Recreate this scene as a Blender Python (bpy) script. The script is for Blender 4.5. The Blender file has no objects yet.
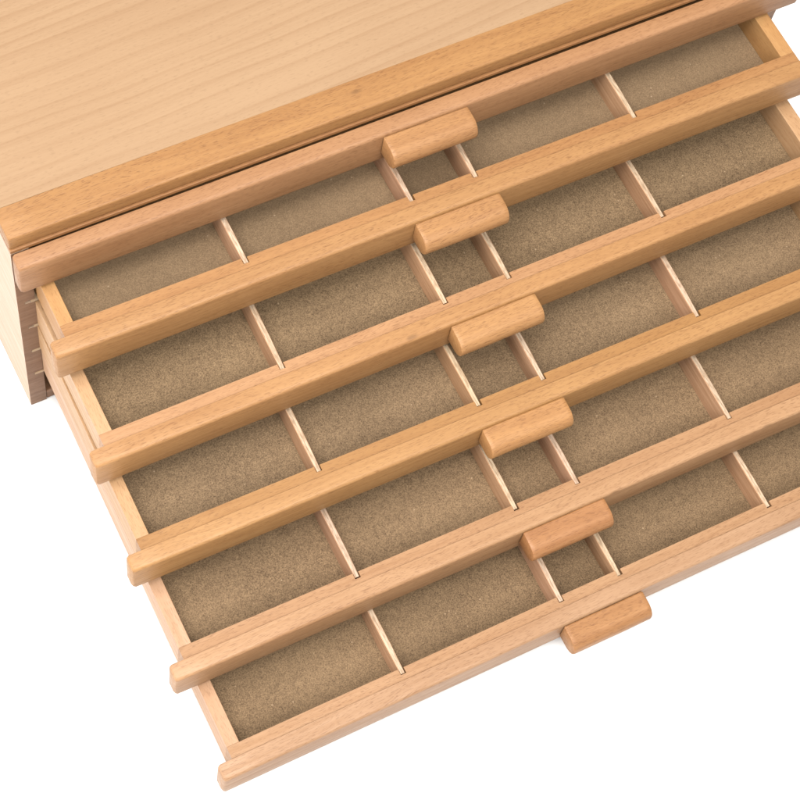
import bpy, bmesh, math, random
from mathutils import Vector

scene = bpy.context.scene
COL = scene.collection

# ------------------------------------------------------------------ camera
cam_data = bpy.data.cameras.new("camera")
cam_data.sensor_fit = 'HORIZONTAL'
cam_data.sensor_width = 36.0
cam_data.lens = 2.3622 * 36.0
cam_data.clip_start = 0.02
cam_data.clip_end = 60.0
cam = bpy.data.objects.new("camera", cam_data)
cam.location = (-0.1084, -0.3958, 0.7254)
cam.rotation_euler = (0.4465, -0.1160, -0.4668)
COL.objects.link(cam)
scene.camera = cam

# ------------------------------------------------------------------ light
world = bpy.data.worlds.new("World")
scene.world = world
world.use_nodes = True
bg = world.node_tree.nodes["Background"]
wt = world.node_tree
# white studio: bright ceiling, dimmer walls
w_tc = wt.nodes.new('ShaderNodeTexCoord')
w_sep = wt.nodes.new('ShaderNodeSeparateXYZ')
wt.links.new(w_tc.outputs['Generated'], w_sep.inputs[0])
w_mr = wt.nodes.new('ShaderNodeMapRange')
w_mr.interpolation_type = 'SMOOTHSTEP'
w_mr.inputs[1].default_value = 0.0
w_mr.inputs[2].default_value = 0.75
w_mr.inputs[3].default_value = 0.35
w_mr.inputs[4].default_value = 1.0
wt.links.new(w_sep.outputs[2], w_mr.inputs[0])
wt.links.new(w_mr.outputs[0], bg.inputs["Strength"])
bg.inputs["Color"].default_value = (1.0, 0.985, 0.965, 1)


def area_lamp(name, loc, target, size, power, color):
    d = bpy.data.lights.new(name, 'AREA')
    d.shape = 'SQUARE'
    d.size = size
    d.energy = power
    d.color = color
    o = bpy.data.objects.new(name, d)
    o.location = loc
    o.rotation_euler = (Vector(target) - Vector(loc)).to_track_quat('-Z', 'Y').to_euler()
    COL.objects.link(o)
    return o


area_lamp("softbox_key", (-0.33, -0.06, 1.45), (0.12, -0.08, -0.05), 0.95, 47.0, (1.0, 0.97, 0.93))
area_lamp("softbox_front", (0.05, -0.95, 1.15), (0.15, -0.05, -0.05), 0.7, 28.0, (1.0, 0.98, 0.95))
area_lamp("softbox_low", (-1.30, -0.15, 0.12), (0.0, 0.0, -0.05), 0.5, 18.0, (1.0, 0.98, 0.96))

vs = scene.view_settings
vs.view_transform = 'Standard'
vs.look = 'None'
vs.exposure = 0.0
vs.gamma = 1.0
vs.use_curve_mapping = False

# ------------------------------------------------------------------ node helpers
class NT:
    def __init__(self, name):
        self.m = bpy.data.materials.new(name)
        self.m.use_nodes = True
        self.t = self.m.node_tree
        self.b = self.t.nodes["Principled BSDF"]

    def n(self, kind, **inp):
        nd = self.t.nodes.new(kind)
        for k, v in inp.items():
            if k.startswith('_'):
                setattr(nd, k[1:], v)
            else:
                self.put(nd, k, v)
        return nd

    def put(self, nd, k, v):
        s = nd.inputs[int(k[1:])] if (k[0] == 'i' and k[1:].isdigit()) else nd.inputs[k]
        if isinstance(v, bpy.types.NodeSocket):
            self.t.links.new(v, s)
        else:
            s.default_value = v

    def math(self, op, a, b=0.0, c=0.0, clamp=False):
        nd = self.n('ShaderNodeMath', _operation=op, _use_clamp=clamp, i0=a, i1=b, i2=c)
        return nd.outputs[0]

    def maprange(self, v, a, b, c, d):
        nd = self.n('ShaderNodeMapRange', i0=v, i1=a, i2=b, i3=c, i4=d)
        return nd.outputs[0]

    def mix(self, f, a, b, mode='MIX'):
        nd = self.t.nodes.new('ShaderNodeMix')
        nd.data_type = 'RGBA'
        nd.blend_type = mode
        for i, v in ((0, f), (6, a), (7, b)):
            s = nd.inputs[i]
            if isinstance(v, bpy.types.NodeSocket):
                self.t.links.new(v, s)
            else:
                s.default_value = v
        return nd.outputs[2]

    def noise(self, vec, scale=1.0, detail=2.0, rough=0.5, dist=0.0):
        nd = self.n('ShaderNodeTexNoise', Vector=vec, Scale=scale, Detail=detail,
                    Roughness=rough, Distortion=dist)
        return nd.outputs['Fac']

    def coords(self):
        """object coordinates pushed by a per-object random amount, so no two boards repeat"""
        tc = self.n('ShaderNodeTexCoord').outputs['Object']
        r = self.n('ShaderNodeObjectInfo').outputs['Random']
        k = self.n('ShaderNodeVectorMath', _operation='SCALE', i0=(3.7, 5.3, 4.1), Scale=r).outputs[0]
        return self.n('ShaderNodeVectorMath', _operation='ADD', i0=tc, i1=k).outputs[0], tc

    def scaled(self, v, s):
        return self.n('ShaderNodeVectorMath', _operation='MULTIPLY', i0=v, i1=s).outputs[0]


def axis_scale(axis, along, across):
    return tuple(along if i == axis else across for i in range(3))


def rgba(c):
    return (c[0], c[1], c[2], 1.0)


def wood(name, axis, light, dark, fleck=0.5, band=0.5, lines=0.35, bump=0.25, rough=0.52, cross=1.0):
    """Beech: soft colour bands, thin growth lines and short dark pores, all running along one axis.
    The object's own colour tints it, as every board of the box is cut from a different plank."""
    t = NT(name)
    v, tc = t.coords()
    # gentle wander so the grain is never ruler straight
    wob = t.noise(t.scaled(v, axis_scale(axis, 9, 22)), 1.0, 2.0)
    wv = t.n('ShaderNodeVectorMath', _operation='SCALE', i0=(0.012, 0.012, 0.012), Scale=t.math('SUBTRACT', wob, 0.5)).outputs[0]
    v2 = t.n('ShaderNodeVectorMath', _operation='ADD', i0=v, i1=wv).outputs[0]
    b1 = t.noise(t.scaled(v2, axis_scale(axis, 5, 120 * cross)), 1.0, 3.0, 0.6)
    b2 = t.noise(t.scaled(v2, axis_scale(axis, 14, 520 * cross)), 1.0, 2.0, 0.55)
    pores = t.noise(t.scaled(v2, axis_scale(axis, 290, 3000)), 1.0, 1.0, 0.5)
    blot = t.noise(t.scaled(v, axis_scale(axis, 16, 45)), 1.0, 3.0, 0.55)
    f = t.math('ADD', t.math('MULTIPLY', t.maprange(b1, 0.3, 0.7, 0, 1), band),
               t.math('MULTIPLY', t.maprange(b2, 0.32, 0.68, 0, 1), lines))
    f = t.math('ADD', f, t.math('MULTIPLY', t.maprange(blot, 0.3, 0.7, -0.5, 0.5), 0.35), clamp=True)
    col = t.mix(f, rgba(light), rgba(dark))
    pm = t.maprange(pores, 0.55, 0.68, 0.0, 1.0)
    pm = t.math('MULTIPLY', pm, t.math('MULTIPLY', t.maprange(b1, 0.35, 0.65, 0.6, 1.0), fleck))
    deep = tuple(c * k for c, k in zip(dark, (0.56, 0.46, 0.38)))
    col = t.mix(pm, col, rgba(deep))
    # a few mineral specks
    sp = t.n('ShaderNodeTexVoronoi', Vector=t.scaled(v, axis_scale(axis, 22, 55)), Scale=1.0)
    sm = t.maprange(sp.outputs['Distance'], 0.03, 0.085, 0.55, 0.0)
    sr = t.n('ShaderNodeSeparateColor', i0=sp.outputs['Color']).outputs[0]
    sm = t.math('MULTIPLY', sm, t.math('GREATER_THAN', sr, 0.80))
    col = t.mix(sm, col, rgba(tuple(c * 0.5 for c in dark)))
    tint = t.n('ShaderNodeObjectInfo').outputs['Color']
    col = t.mix(1.0, col, tint, 'MULTIPLY')
    t.put(t.b, 'Base Color', col)
    t.put(t.b, 'Roughness', t.maprange(b2, 0.3, 0.7, rough - 0.08, rough + 0.08))
    t.put(t.b, 'Specular IOR Level', 0.35)
    h = t.math('SUBTRACT', t.math('MULTIPLY', b2, 0.4), t.math('MULTIPLY', pm, 0.9))
    bp = t.n('ShaderNodeBump', Strength=bump, Distance=0.00025, Height=h)
    t.put(t.b, 'Normal', bp.outputs[0])
    return t.m


def lid_veneer(name, light, dark):
    """Flat-sawn veneer of the lid: long, slowly spreading growth lines."""
    t = NT(name)
    v, tc = t.coords()
    w = t.noise(t.scaled(v, (5.5, 10, 10)), 1.0, 2.0, 0.5)
    blot0 = t.noise(t.scaled(v, (6, 24, 24)), 1.0, 2.0, 0.5)
    sep = t.n('ShaderNodeSeparateXYZ', i0=v)
    y = t.math('ADD', sep.outputs[1], t.math('MULTIPLY', t.math('SUBTRACT', w, 0.5), 0.011))
    y = t.math('ADD', y, t.math('MULTIPLY', sep.outputs[0], -0.06))
    drift = t.noise(t.n('ShaderNodeCombineXYZ', i0=t.math('MULTIPLY', sep.outputs[0], 2.2), i1=t.math('MULTIPLY', y, 26.0), i2=0.0).outputs[0], 1.0, 2.0, 0.5)
    ring = t.math('FRACT', t.math('ADD', t.math('MULTIPLY', y, 120.0), t.math('MULTIPLY', drift, 3.6)))
    line = t.math('MULTIPLY', t.math('POWER', ring, 3.5), t.maprange(ring, 0.90, 1.0, 1.0, 0.0))
    line = t.math('MULTIPLY', line, t.maprange(blot0, 0.3, 0.7, 0.5, 1.3))
    fine = t.noise(t.n('ShaderNodeCombineXYZ', i0=t.math('MULTIPLY', sep.outputs[0], 18.0), i1=t.math('MULTIPLY', y, 900.0), i2=0.0).outputs[0], 1.0, 2.0, 0.5)
    pores = t.noise(t.scaled(v, (320, 1700, 1700)), 1.0, 1.0)
    blot = t.noise(t.scaled(v, (7, 20, 20)), 1.0, 3.0, 0.5)
    f = t.math('ADD', t.math('MULTIPLY', line, 0.46), t.math('MULTIPLY', t.maprange(fine, 0.3, 0.7, 0, 1), 0.22))
    f = t.math('ADD', f, t.math('MULTIPLY', t.maprange(blot, 0.3, 0.7, -0.5, 0.5), 0.3), clamp=True)
    col = t.mix(f, rgba(light), rgba(dark))
    pm = t.math('MULTIPLY', t.maprange(pores, 0.58, 0.70, 0, 1), 0.20)
    col = t.mix(pm, col, rgba(tuple(c * 0.6 for c in dark)))
    t.put(t.b, 'Base Color', col)
    t.put(t.b, 'Roughness', 0.5)
    t.put(t.b, 'Specular IOR Level', 0.3)
    bp = t.n('ShaderNodeBump', Strength=0.12, Distance=0.0002, Height=fine)
    t.put(t.b, 'Normal', bp.outputs[0])
    return t.m


def hardboard(name):
    """Speckled brown fibreboard of the drawer bottoms."""
    t = NT(name)
    v, tc = t.coords()
    a = t.noise(v, 1500.0, 3.0, 0.85)
    b = t.noise(v, 330.0, 3.0, 0.65, 0.6)
    c = t.noise(v, 22.0, 2.0, 0.5)
    f = t.math('ADD', t.math('MULTIPLY', t.maprange(a, 0.30, 0.70, 0, 1), 0.65),
               t.math('MULTIPLY', t.maprange(b, 0.3, 0.7, 0, 1), 0.16))
    f = t.math('ADD', f, t.math('MULTIPLY', t.maprange(c, 0.3, 0.7, -0.5, 0.5), 0.09), clamp=True)
    # the object colour's alpha says how coarse this board's speckle is
    al = t.n('ShaderNodeObjectInfo').outputs['Alpha']
    f = t.math('ADD', 0.52, t.math('MULTIPLY', t.math('SUBTRACT', f, 0.52), al), clamp=True)
    col = t.mix(f, rgba((0.036, 0.021, 0.010)), rgba((0.246, 0.168, 0.094)))
    vo = t.n('ShaderNodeTexVoronoi', Vector=v, Scale=420.0)
    r = t.n('ShaderNodeSeparateColor', i0=vo.outputs['Color']).outputs[0]
    pale = t.math('MULTIPLY', t.maprange(vo.outputs['Distance'], 0.10, 0.22, 0.75, 0.0), t.math('GREATER_THAN', r, 0.965))
    col = t.mix(pale, col, rgba((0.26, 0.19, 0.12)))
    tint = t.n('ShaderNodeObjectInfo').outputs['Color']
    col = t.mix(1.0, col, tint, 'MULTIPLY')
    t.put(t.b, 'Base Color', col)
    t.put(t.b, 'Roughness', 0.75)
    t.put(t.b, 'Specular IOR Level', 0.2)
    bp = t.n('ShaderNodeBump', Strength=0.4, Distance=0.0003, Height=a)
    t.put(t.b, 'Normal', bp.outputs[0])
    return t.m


def plywood(name):
    """Divider strip: cream veneer faces, stripy core showing only in the top edge."""
    t = NT(name)
    v, tc = t.coords()
    g = t.noise(t.scaled(v, (900, 30, 700)), 1.0, 2.0)
    g2 = t.noise(t.scaled(v, (2600, 260, 1500)), 1.0, 2.0)
    edge = t.noise(t.scaled(v, (1150, 210, 40)), 1.0, 2.0, 0.6)
    col = t.mix(t.maprange(g, 0.3, 0.7, 0, 1), rgba((0.37, 0.220, 0.130)), rgba((0.275, 0.152, 0.080)))
    nz = t.n('ShaderNodeSeparateXYZ', i0=t.n('ShaderNodeNewGeometry').outputs['Normal']).outputs[2]
    top = t.math('GREATER_THAN', nz, 0.7)
    ecol = t.mix(t.maprange(edge, 0.42, 0.66, 0, 1), rgba((0.358, 0.275, 0.195)), rgba((0.241, 0.165, 0.104)))
    u = t.n('ShaderNodeAttribute', _attribute_name='ply').outputs['Fac']
    wob = t.math('MULTIPLY', t.math('SUBTRACT', t.noise(t.scaled(v, (300, 60, 60)), 1.0, 2.0), 0.5), 0.5)
    core = t.math('LESS_THAN', t.math('ABSOLUTE', t.math('ADD', t.math('ADD', u, wob), 0.05)), 0.20)
    ecol = t.mix(t.math('MULTIPLY', core, t.maprange(g2, 0.35, 0.6, 0.08, 0.42)), ecol, rgba((0.150, 0.090, 0.048)))
    ecol = t.mix(t.maprange(g2, 0.63, 0.73, 0.0, 0.75), ecol, rgba((0.17, 0.10, 0.055)))
    col = t.mix(top, col, ecol)
    tint = t.n('ShaderNodeObjectInfo').outputs['Color']
    col = t.mix(1.0, col, tint, 'MULTIPLY')
    t.put(t.b, 'Base Color', col)
    t.put(t.b, 'Roughness', 0.6)
    t.put(t.b, 'Specular IOR Level', 0.25)
    bp = t.n('ShaderNodeBump', Strength=0.25, Distance=0.0002, Height=g2)
    t.put(t.b, 'Normal', bp.outputs[0])
    return t.m


def white_surface(name):
    t = NT(name)
    v, tc = t.coords()
    a = t.noise(v, 6.0, 2.0)
    t.put(t.b, 'Base Color', t.mix(a, rgba((0.66, 0.66, 0.66)), rgba((0.67, 0.67, 0.67))))
    t.put(t.b, 'Roughness', 0.7)
    t.put(t.b, 'Specular IOR Level', 0.2)
    return t.m


BEECH_L, BEECH_D = (0.256, 0.135, 0.053), (0.190, 0.088, 0.029)
M_RAIL = wood("beech_along_x", 0, BEECH_L, BEECH_D, fleck=0.62, band=0.4, lines=0.42)
M_SIDE = wood("beech_along_y", 1, (0.305, 0.190, 0.102), (0.250, 0.137, 0.062), fleck=0.5, band=0.4, lines=0.4)
M_STRIP = wood("beech_lid_strip", 0, (0.238, 0.120, 0.041), (0.176, 0.077, 0.022), fleck=0.65, band=0.4, lines=0.5, bump=0.35)
M_HANDLE = wood("beech_handle", 0, (0.258, 0.134, 0.052), (0.186, 0.086, 0.030), fleck=0.65, band=0.4, lines=0.5, bump=0.4)
M_CARCASS = wood("beech_carcass", 1, (0.355, 0.262, 0.190), (0.310, 0.216, 0.145), fleck=0.2, band=0.4, lines=0.3, bump=0.1)
M_EDGE = wood("carcass_front_edge", 0, (0.178, 0.098, 0.054), (0.120, 0.060, 0.031), fleck=0.5, band=0.5, lines=0.5)
M_LID = lid_veneer("lid_veneer", (0.243, 0.155, 0.087), (0.180, 0.100, 0.049))
M_BOARD = hardboard("fibreboard")
M_PLY = plywood("divider_plywood")
M_PANEL = wood("runner_board", 0, (0.353, 0.260, 0.168), (0.260, 0.168, 0.092), fleck=0.3)
M_WHITE = white_surface("white_paper")


# ------------------------------------------------------------------ mesh helpers
def link(name, me, mat, parent=None, color=(1, 1, 1)):
    o = bpy.data.objects.new(name, me)
    COL.objects.link(o)
    if mat:
        for m in (mat if isinstance(mat, (list, tuple)) else [mat]):
            me.materials.append(m)
    if parent is not None:
        o.parent = parent
    o.color = (color[0], color[1], color[2], 1.0)
    return o


def finish(bm, name):
    bmesh.ops.recalc_face_normals(bm, faces=bm.faces)
    me = bpy.data.meshes.new(name)
    bm.to_mesh(me)
    bm.free()
    return me


def add_box(bm, x0, x1, y0, y1, z0, z1, bevel=0.0, seg=2):
    r = bmesh.ops.create_cube(bm, size=1.0)
    vs_ = r['verts']
    for v in vs_:
        v.co = Vector(((x0 + x1) / 2 + v.co.x * (x1 - x0), (y0 + y1) / 2 + v.co.y * (y1 - y0), (z0 + z1) / 2 + v.co.z * (z1 - z0)))
    if bevel > 0:
        es = list({e for v in vs_ for e in v.link_edges})
        bmesh.ops.bevel(bm, geom=es, offset=bevel, segments=seg, affect='EDGES', profile=0.5)


def box(name, mat, parent, x0, x1, y0, y1, z0, z1, bevel=0.0, color=(1, 1, 1)):
    bm = bmesh.new()
    add_box(bm, x0, x1, y0, y1, z0, z1, bevel)
    return link(name, finish(bm, name), mat, parent, color)


def arc(cy, cz, r, a0, a1, n):
    return [(cy + r * math.cos(math.radians(a0 + (a1 - a0) * i / n)), cz + r * math.sin(math.radians(a0 + (a1 - a0) * i / n))) for i in range(n + 1)]


def rail_mesh(name, prof, x0, x1, soft=0.0009, wobble=0.0, seed=0):
    """profile in (y, z) swept along x with eased ends and a very slight hand-planed wander"""
    rnd = random.Random(seed)
    ys = [p[0] for p in prof]
    zs = [p[1] for p in prof]
    cy, cz = (min(ys) + max(ys)) / 2, (min(zs) + max(zs)) / 2
    wy, wz = max(ys) - min(ys), max(zs) - min(zs)
    n = 26
    st = [(x0, soft), (x0 + soft * 0.3, soft * 0.35), (x0 + soft, 0.0)]
    st += [(x0 + soft + (x1 - x0 - 2 * soft) * i / n, 0.0) for i in range(1, n)]
    st += [(x1 - soft, 0.0), (x1 - soft * 0.3, soft * 0.35), (x1, soft)]
    ph = [rnd.uniform(0, 6.28) for _ in range(4)]
    bm = bmesh.new()
    rings = []
    for x, ins in st:
        sy, sz = (wy - 2 * ins) / wy, (wz - 2 * ins) / wz
        u = (x - x0) / (x1 - x0)
        dy = wobble * (math.sin(u * 5 + ph[0]) * 0.6 + math.sin(u * 13 + ph[1]) * 0.3)
        dz = wobble * (math.sin(u * 4 + ph[2]) * 0.6 + math.sin(u * 11 + ph[3]) * 0.3)
        rings.append([bm.verts.new((x, cy + (a - cy) * sy + dy, cz + (b - cz) * sz + dz)) for a, b in prof])
    m = len(prof)
    for a, b in zip(rings, rings[1:]):
        for i in range(m):
            f = bm.faces.new((a[i], a[(i + 1) % m], b[(i + 1) % m], b[i]))
            f.smooth = True
    bm.faces.new(rings[0])
    bm.faces.new(list(reversed(rings[-1])))
    me = finish(bm, name)
    return me


def smooth_by_angle(o, deg=35):
    me = o.data
    bm = bmesh.new()
    bm.from_mesh(me)
    lim = math.radians(deg)
    for f in bm.faces:
        f.smooth = True
    for e in bm.edges:
        if len(e.link_faces) == 2:
            e.smooth = e.calc_face_angle(0) < lim
    bm.to_mesh(me)
    bm.free()


def plan_prism(name, pts, z0, z1):
    """a plan outline (x, y) raised from z0 to z1"""
    bm = bmesh.new()
    lo = [bm.verts.new((x, y, z0)) for x, y in pts]
    hi = [bm.verts.new((x, y, z1)) for x, y in pts]
    n = len(pts)
    for i in range(n):
        bm.faces.new((lo[i], lo[(i + 1) % n], hi[(i + 1) % n], hi[i]))
    bm.faces.new(list(reversed(lo)))
    bm.faces.new(hi)
    return finish(bm, name)


def front_prism(name, pts, y0, y1, front_mat=None):
    """a front outline (x, z) pushed back from y0 to y1"""
    bm = bmesh.new()
    a = [bm.verts.new((x, y0, z)) for x, z in pts]
    b = [bm.verts.new((x, y1, z)) for x, z in pts]
    n = len(pts)
    for i in range(n):
        bm.faces.new((a[i], a[(i + 1) % n], b[(i + 1) % n], b[i]))
    fr = bm.faces.new(list(reversed(a)))
    bm.faces.new(b)
    if front_mat is not None:
        fr.material_index = front_mat
    return finish(bm, name)


def thing(name, label, cat, loc, rz=0.0, group=None):
    o = bpy.data.objects.new(name, None)
    o.empty_display_size = 0.02
    COL.objects.link(o)
    o.location = loc
    o.rotation_euler = (0, 0, rz)
    o['label'] = label
    o['category'] = cat
    if group:
        o['group'] = group
    return o


# ------------------------------------------------------------------ setting
TABLE_Z = -0.1532
bm = bmesh.new()
bmesh.ops.create_grid(bm, x_segments=8, y_segments=8, size=4.0)
tbl = link("table_surface", finish(bm, "table_surface"), M_WHITE)
tbl.location = (0.2, 0, TABLE_Z)
tbl['kind'] = 'structure'

# ------------------------------------------------------------------ cabinet
CAB_YAW = 0.0122
CAB_W, CAB_D = 0.4162, 0.285
TOP = 0.011                      # upper face of the lid, world height
PITCH = 0.0242

cab = thing("storage_cabinet", "pale beech cabinet of the art box with a wide flat lid, holding the sliding drawers",
            "cabinet", (0.0, 0.0087, TABLE_Z), CAB_YAW)
H = -TABLE_Z                     # local z of world z = 0


def slot_side(mirror):
    """cabinet side: outline seen from the front, cut with the five slots for the runner boards"""
    t = 0.0084
    pts = [(0, 0.0006), (t, 0.0006)]
    for k in range(4, -1, -1):
        z = H - 0.0231 - k * PITCH
        pts += [(t, z - 0.0009), (0.0036, z - 0.0009), (0.0036, z + 0.0012), (t, z + 0.0012)]
    pts += [(t, H - 0.0002), (0, H - 0.0002)]
    if mirror:
        pts = [(CAB_W - x, z) for x, z in reversed(pts)]
    return pts


for mir in (False, True):
    me = front_prism("side_panel", slot_side(mir), 0.0, CAB_D, 1)
    link("side_panel", me, [M_CARCASS, M_EDGE], cab)
box("bottom_panel", M_EDGE, cab, 0.0087, CAB_W - 0.0087, 0.0004, CAB_D, 0.0006, 0.0085, 0.0004, (1.25, 1.2, 1.15))
box("back_panel", M_CARCASS, cab, 0.0087, CAB_W - 0.0087, CAB_D - 0.006, CAB_D - 0.0003, 0.0088, H - 0.0005)
for k in range(5):
    z = H - 0.0231 - k * PITCH
    box("runner_board", M_PANEL, cab, 0.0064 if k < 3 else 0.0040, CAB_W - 0.0042, -0.0003, CAB_D - 0.0065, z - 0.0007, z + 0.0007)
# top rail the lid rests on, then the lid: veneered board with a solid front strip
box("top_rail", M_RAIL, cab, 0.0, CAB_W, -0.0001, CAB_D, H + 0.0002, H + 0.0024, 0.0003, (0.92, 0.86, 0.86))
lid_z0, lid_z1 = H + 0.0026, H + TOP
lid = box("lid", M_LID, cab, 0.0, CAB_W, 0.01703, CAB_D, lid_z0, lid_z1 - 0.00005, 0.0)
r = 0.0012
prof = [(0.0170, lid_z0 + 0.0003), (0.0170, lid_z1)] + arc(0.0009 + r, lid_z1 - r, r, 90, 180, 4) + arc(0.0009 + 0.0008, lid_z0 + 0.0008, 0.0008, 180, 270, 2)
strip = link("front_strip", rail_mesh("front_strip", prof, 0.0, CAB_W, 0.0006, 0.00012, 5), M_STRIP, lid)
smooth_by_angle(strip)

# ------------------------------------------------------------------ drawers
BASE = 0.0232                    # the drawer's underside below the top of its front rail
D_LEN = 0.246                    # front rail to back wall
HALF = 0.2

DRAWERS = [
    # pull, x shift, z shift, yaw, handle x0, x1, dividers
    dict(e=0.0, xo=0.0, zo=0.0, ya=0.0100, h=(0.1781, 0.2227), d=(0.0967, 0.1818, 0.2160, 0.3034)),
    dict(e=0.0344, xo=0.0020, zo=0.0017, ya=0.0009, h=(0.1774, 0.2224), d=(0.0967, 0.1818, 0.2155, 0.3036)),
    dict(e=0.0779, xo=0.0011, zo=-0.0003, ya=0.0038, h=(0.1787, 0.2243), d=(0.0969, 0.1819, 0.2163, 0.3034)),
    dict(e=0.1233, xo=-0.0003, zo=0.0006, ya=-0.0047, h=(0.1770, 0.2216), d=(0.0974, 0.1817, 0.2166, 0.3045)),
    dict(e=0.1700, xo=0.0, zo=-0.0013, ya=-0.0050, h=(0.1790, 0.2240), d=(0.0969, 0.1816, 0.2154, 0.3026)),
    dict(e=0.2144, xo=0.0040, zo=0.0006, ya=0.0010, h=(0.1780, 0.2223), d=(0.0970, 0.1829, 0.2159, 0.3032)),
]
LABELS = [
    "closed top drawer directly under the lid, showing only its front rail and handle",
    "topmost of the open drawers, pulled out least, with a smooth greyish brown floor",
    "second open drawer from the top, its golden front rail backed by a pinkish inner edge",
    "middle one of the five open drawers, with a speckled amber front rail",
    "second lowest drawer, pale pinkish front rail and a reddish brown handle",
    "lowest drawer, pulled out farthest, with a pale front rail over the white table",
]
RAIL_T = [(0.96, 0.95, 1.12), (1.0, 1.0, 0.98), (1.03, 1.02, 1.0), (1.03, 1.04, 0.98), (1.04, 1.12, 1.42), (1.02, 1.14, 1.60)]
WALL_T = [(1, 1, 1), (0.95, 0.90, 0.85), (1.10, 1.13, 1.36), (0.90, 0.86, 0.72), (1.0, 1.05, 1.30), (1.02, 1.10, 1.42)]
SIDE_T = [(1, 1, 1), (0.98, 0.86, 0.62), (1.06, 1.05, 1.04), (1.0, 0.97, 0.90), (1.06, 1.06, 1.22), (1.02, 0.99, 1.08)]
HAND_T = [(1.0, 0.98, 0.98), (1.03, 1.02, 1.0), (1.06, 1.06, 1.03), (1.05, 1.02, 0.95), (0.93, 0.83, 0.80), (0.98, 0.92, 0.88)]
FLOOR_T = [(1, 1, 1), (1.12, 1.10, 1.12), (1.07, 1.05, 1.03), (1.07, 1.05, 1.05), (1.09, 1.05, 1.03), (1.06, 1.02, 0.99)]


def rail_profile():
    h, d, r1, r2 = 0.0221, 0.0082, 0.0020, 0.0022
    zt, zb = BASE, BASE - h
    p = [(d, zb + 0.0004), (d, zt - 0.0001), (d - 0.0001, zt)]
    p += arc(r1, zt - r1, r1, 90, 180, 5)
    p += arc(r2, zb + r2, r2, 180, 270, 5)
    p += [(d - 0.0004, zb)]
    return p


def handle_profile():
    zt = BASE - 0.0018
    top, front = zt, -0.0126
    p = [(-0.0001, zt - 0.0003), (-0.0006, zt)]
    p += [(-0.0040, zt - 0.0001)]
    p += arc(-0.0064, zt - 0.0065, 0.0063, 90, 180, 8)
    p += arc(-0.0072, zt - 0.0071, 0.0055, 180, 262, 6)
    p += [(-0.0001, zt - 0.0126)]
    return p


def build_drawer(i, q):
    wz = -i * PITCH + q['zo'] - BASE
    root = thing("drawer", LABELS[i], "drawer", (HALF + q['xo'], -q['e'], wz), q['ya'], "sliding drawers of the wooden art box")
    if i == 0:                      # turns about its left end, flush with the cabinet
        root.location = (HALF * math.cos(q['ya']), HALF * math.sin(q['ya']) + 0.0, wz)
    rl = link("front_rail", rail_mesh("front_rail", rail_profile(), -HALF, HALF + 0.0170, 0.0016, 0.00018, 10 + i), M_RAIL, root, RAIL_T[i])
    smooth_by_angle(rl)
    x0, x1 = q['h'][0] - HALF, q['h'][1] - HALF
    hd = link("handle", rail_mesh("handle", handle_profile(), x0, x1, 0.0007, 0.0001, 40 + i), M_HANDLE, root, HAND_T[i])
    smooth_by_angle(hd, 30)

    zt = BASE - (0.0090 if i == 0 else 0.0009)   # top of the drawer walls
    lo, li, ri, ro = -0.1923, -0.1860, 0.1908, 0.1985     # outer and inner faces of the two sides
    y0, y1 = 0.0080, 0.0142
    # front wall with a notch for every divider, raised to the wall height
    tdiv = 0.0028
    w = tdiv / 2 + 0.00008
    pts = [(lo, y0), (ro, y0), (ro, y1)]
    for x in reversed(q['d'] if i else ()):
        c = x - HALF
        pts += [(c + w, y1), (c + w, 0.0112), (c - w, 0.0112), (c - w, y1)]
    pts += [(lo, y1)]
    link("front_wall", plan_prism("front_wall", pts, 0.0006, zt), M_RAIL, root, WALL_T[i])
    for a, b in ((lo, li), (ri, ro)):
        box("side_wall", M_SIDE, root, a, b, y1 + 0.00005, D_LEN, 0.0006, zt + 0.0001, 0.00025, SIDE_T[i])
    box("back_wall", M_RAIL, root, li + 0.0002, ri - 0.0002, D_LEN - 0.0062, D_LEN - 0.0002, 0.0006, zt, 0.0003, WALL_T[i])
    fz = BASE - 0.0162
    box("bottom_panel", M_BOARD, root, li + 0.0002, ri - 0.0002, y1 + 0.0002, D_LEN - 0.0064, fz - 0.0028, fz, 0.0, FLOOR_T[i]).color[3] = 0.65 if i == 1 else 1.05
    rnd = random.Random(70 + i)
    for x in (q['d'] if i else ()):     # the closed drawer shows nothing of its inside
        c = x - HALF
        yb = D_LEN - 0.0066
        ya = 0.0113 + rnd.uniform(0, 0.0009)
        lean = rnd.uniform(-0.0005, 0.0005)
        bow = rnd.uniform(-0.0006, 0.0014)
        bm = bmesh.new()
        rings = []
        us = []
        n = 14
        ztop = zt - 0.0002
        for k in range(n + 1):
            u = k / n
            y = ya + (yb - ya) * u
            ease = 0.0005 if k == 0 else 0.0
            off = bow * math.sin(math.pi * min(1.0, max(0.0, (y - 0.0147)) / 0.2))
            ring = []
            for dx, z in ((-1, fz + 0.0001), (1, fz + 0.0001), (1, ztop - 0.0003 - ease), (0.8, ztop - ease), (-0.8, ztop - ease), (-1, ztop - 0.0003 - ease)):
                hh = (z - fz) / (ztop - fz)
                us.append(dx)
                ring.append(bm.verts.new((c + off + lean * hh + dx * (tdiv / 2 - ease * 0.6), y, z)))
            rings.append(ring)
        for ra, rb in zip(rings, rings[1:]):
            for j in range(6):
                bm.faces.new((ra[j], ra[(j + 1) % 6], rb[(j + 1) % 6], rb[j]))
        bm.faces.new(rings[0])
        bm.faces.new(list(reversed(rings[-1])))
        g = rnd.uniform(0.93, 1.05)
        me = finish(bm, "divider")
        me.attributes.new("ply", 'FLOAT', 'POINT').data.foreach_set("value", us)
        link("divider", me, M_PLY, root, (g, g * rnd.uniform(0.96, 1.0), g * rnd.uniform(0.92, 1.02)))
    return root


for i, q in enumerate(DRAWERS):
    build_drawer(i, q)
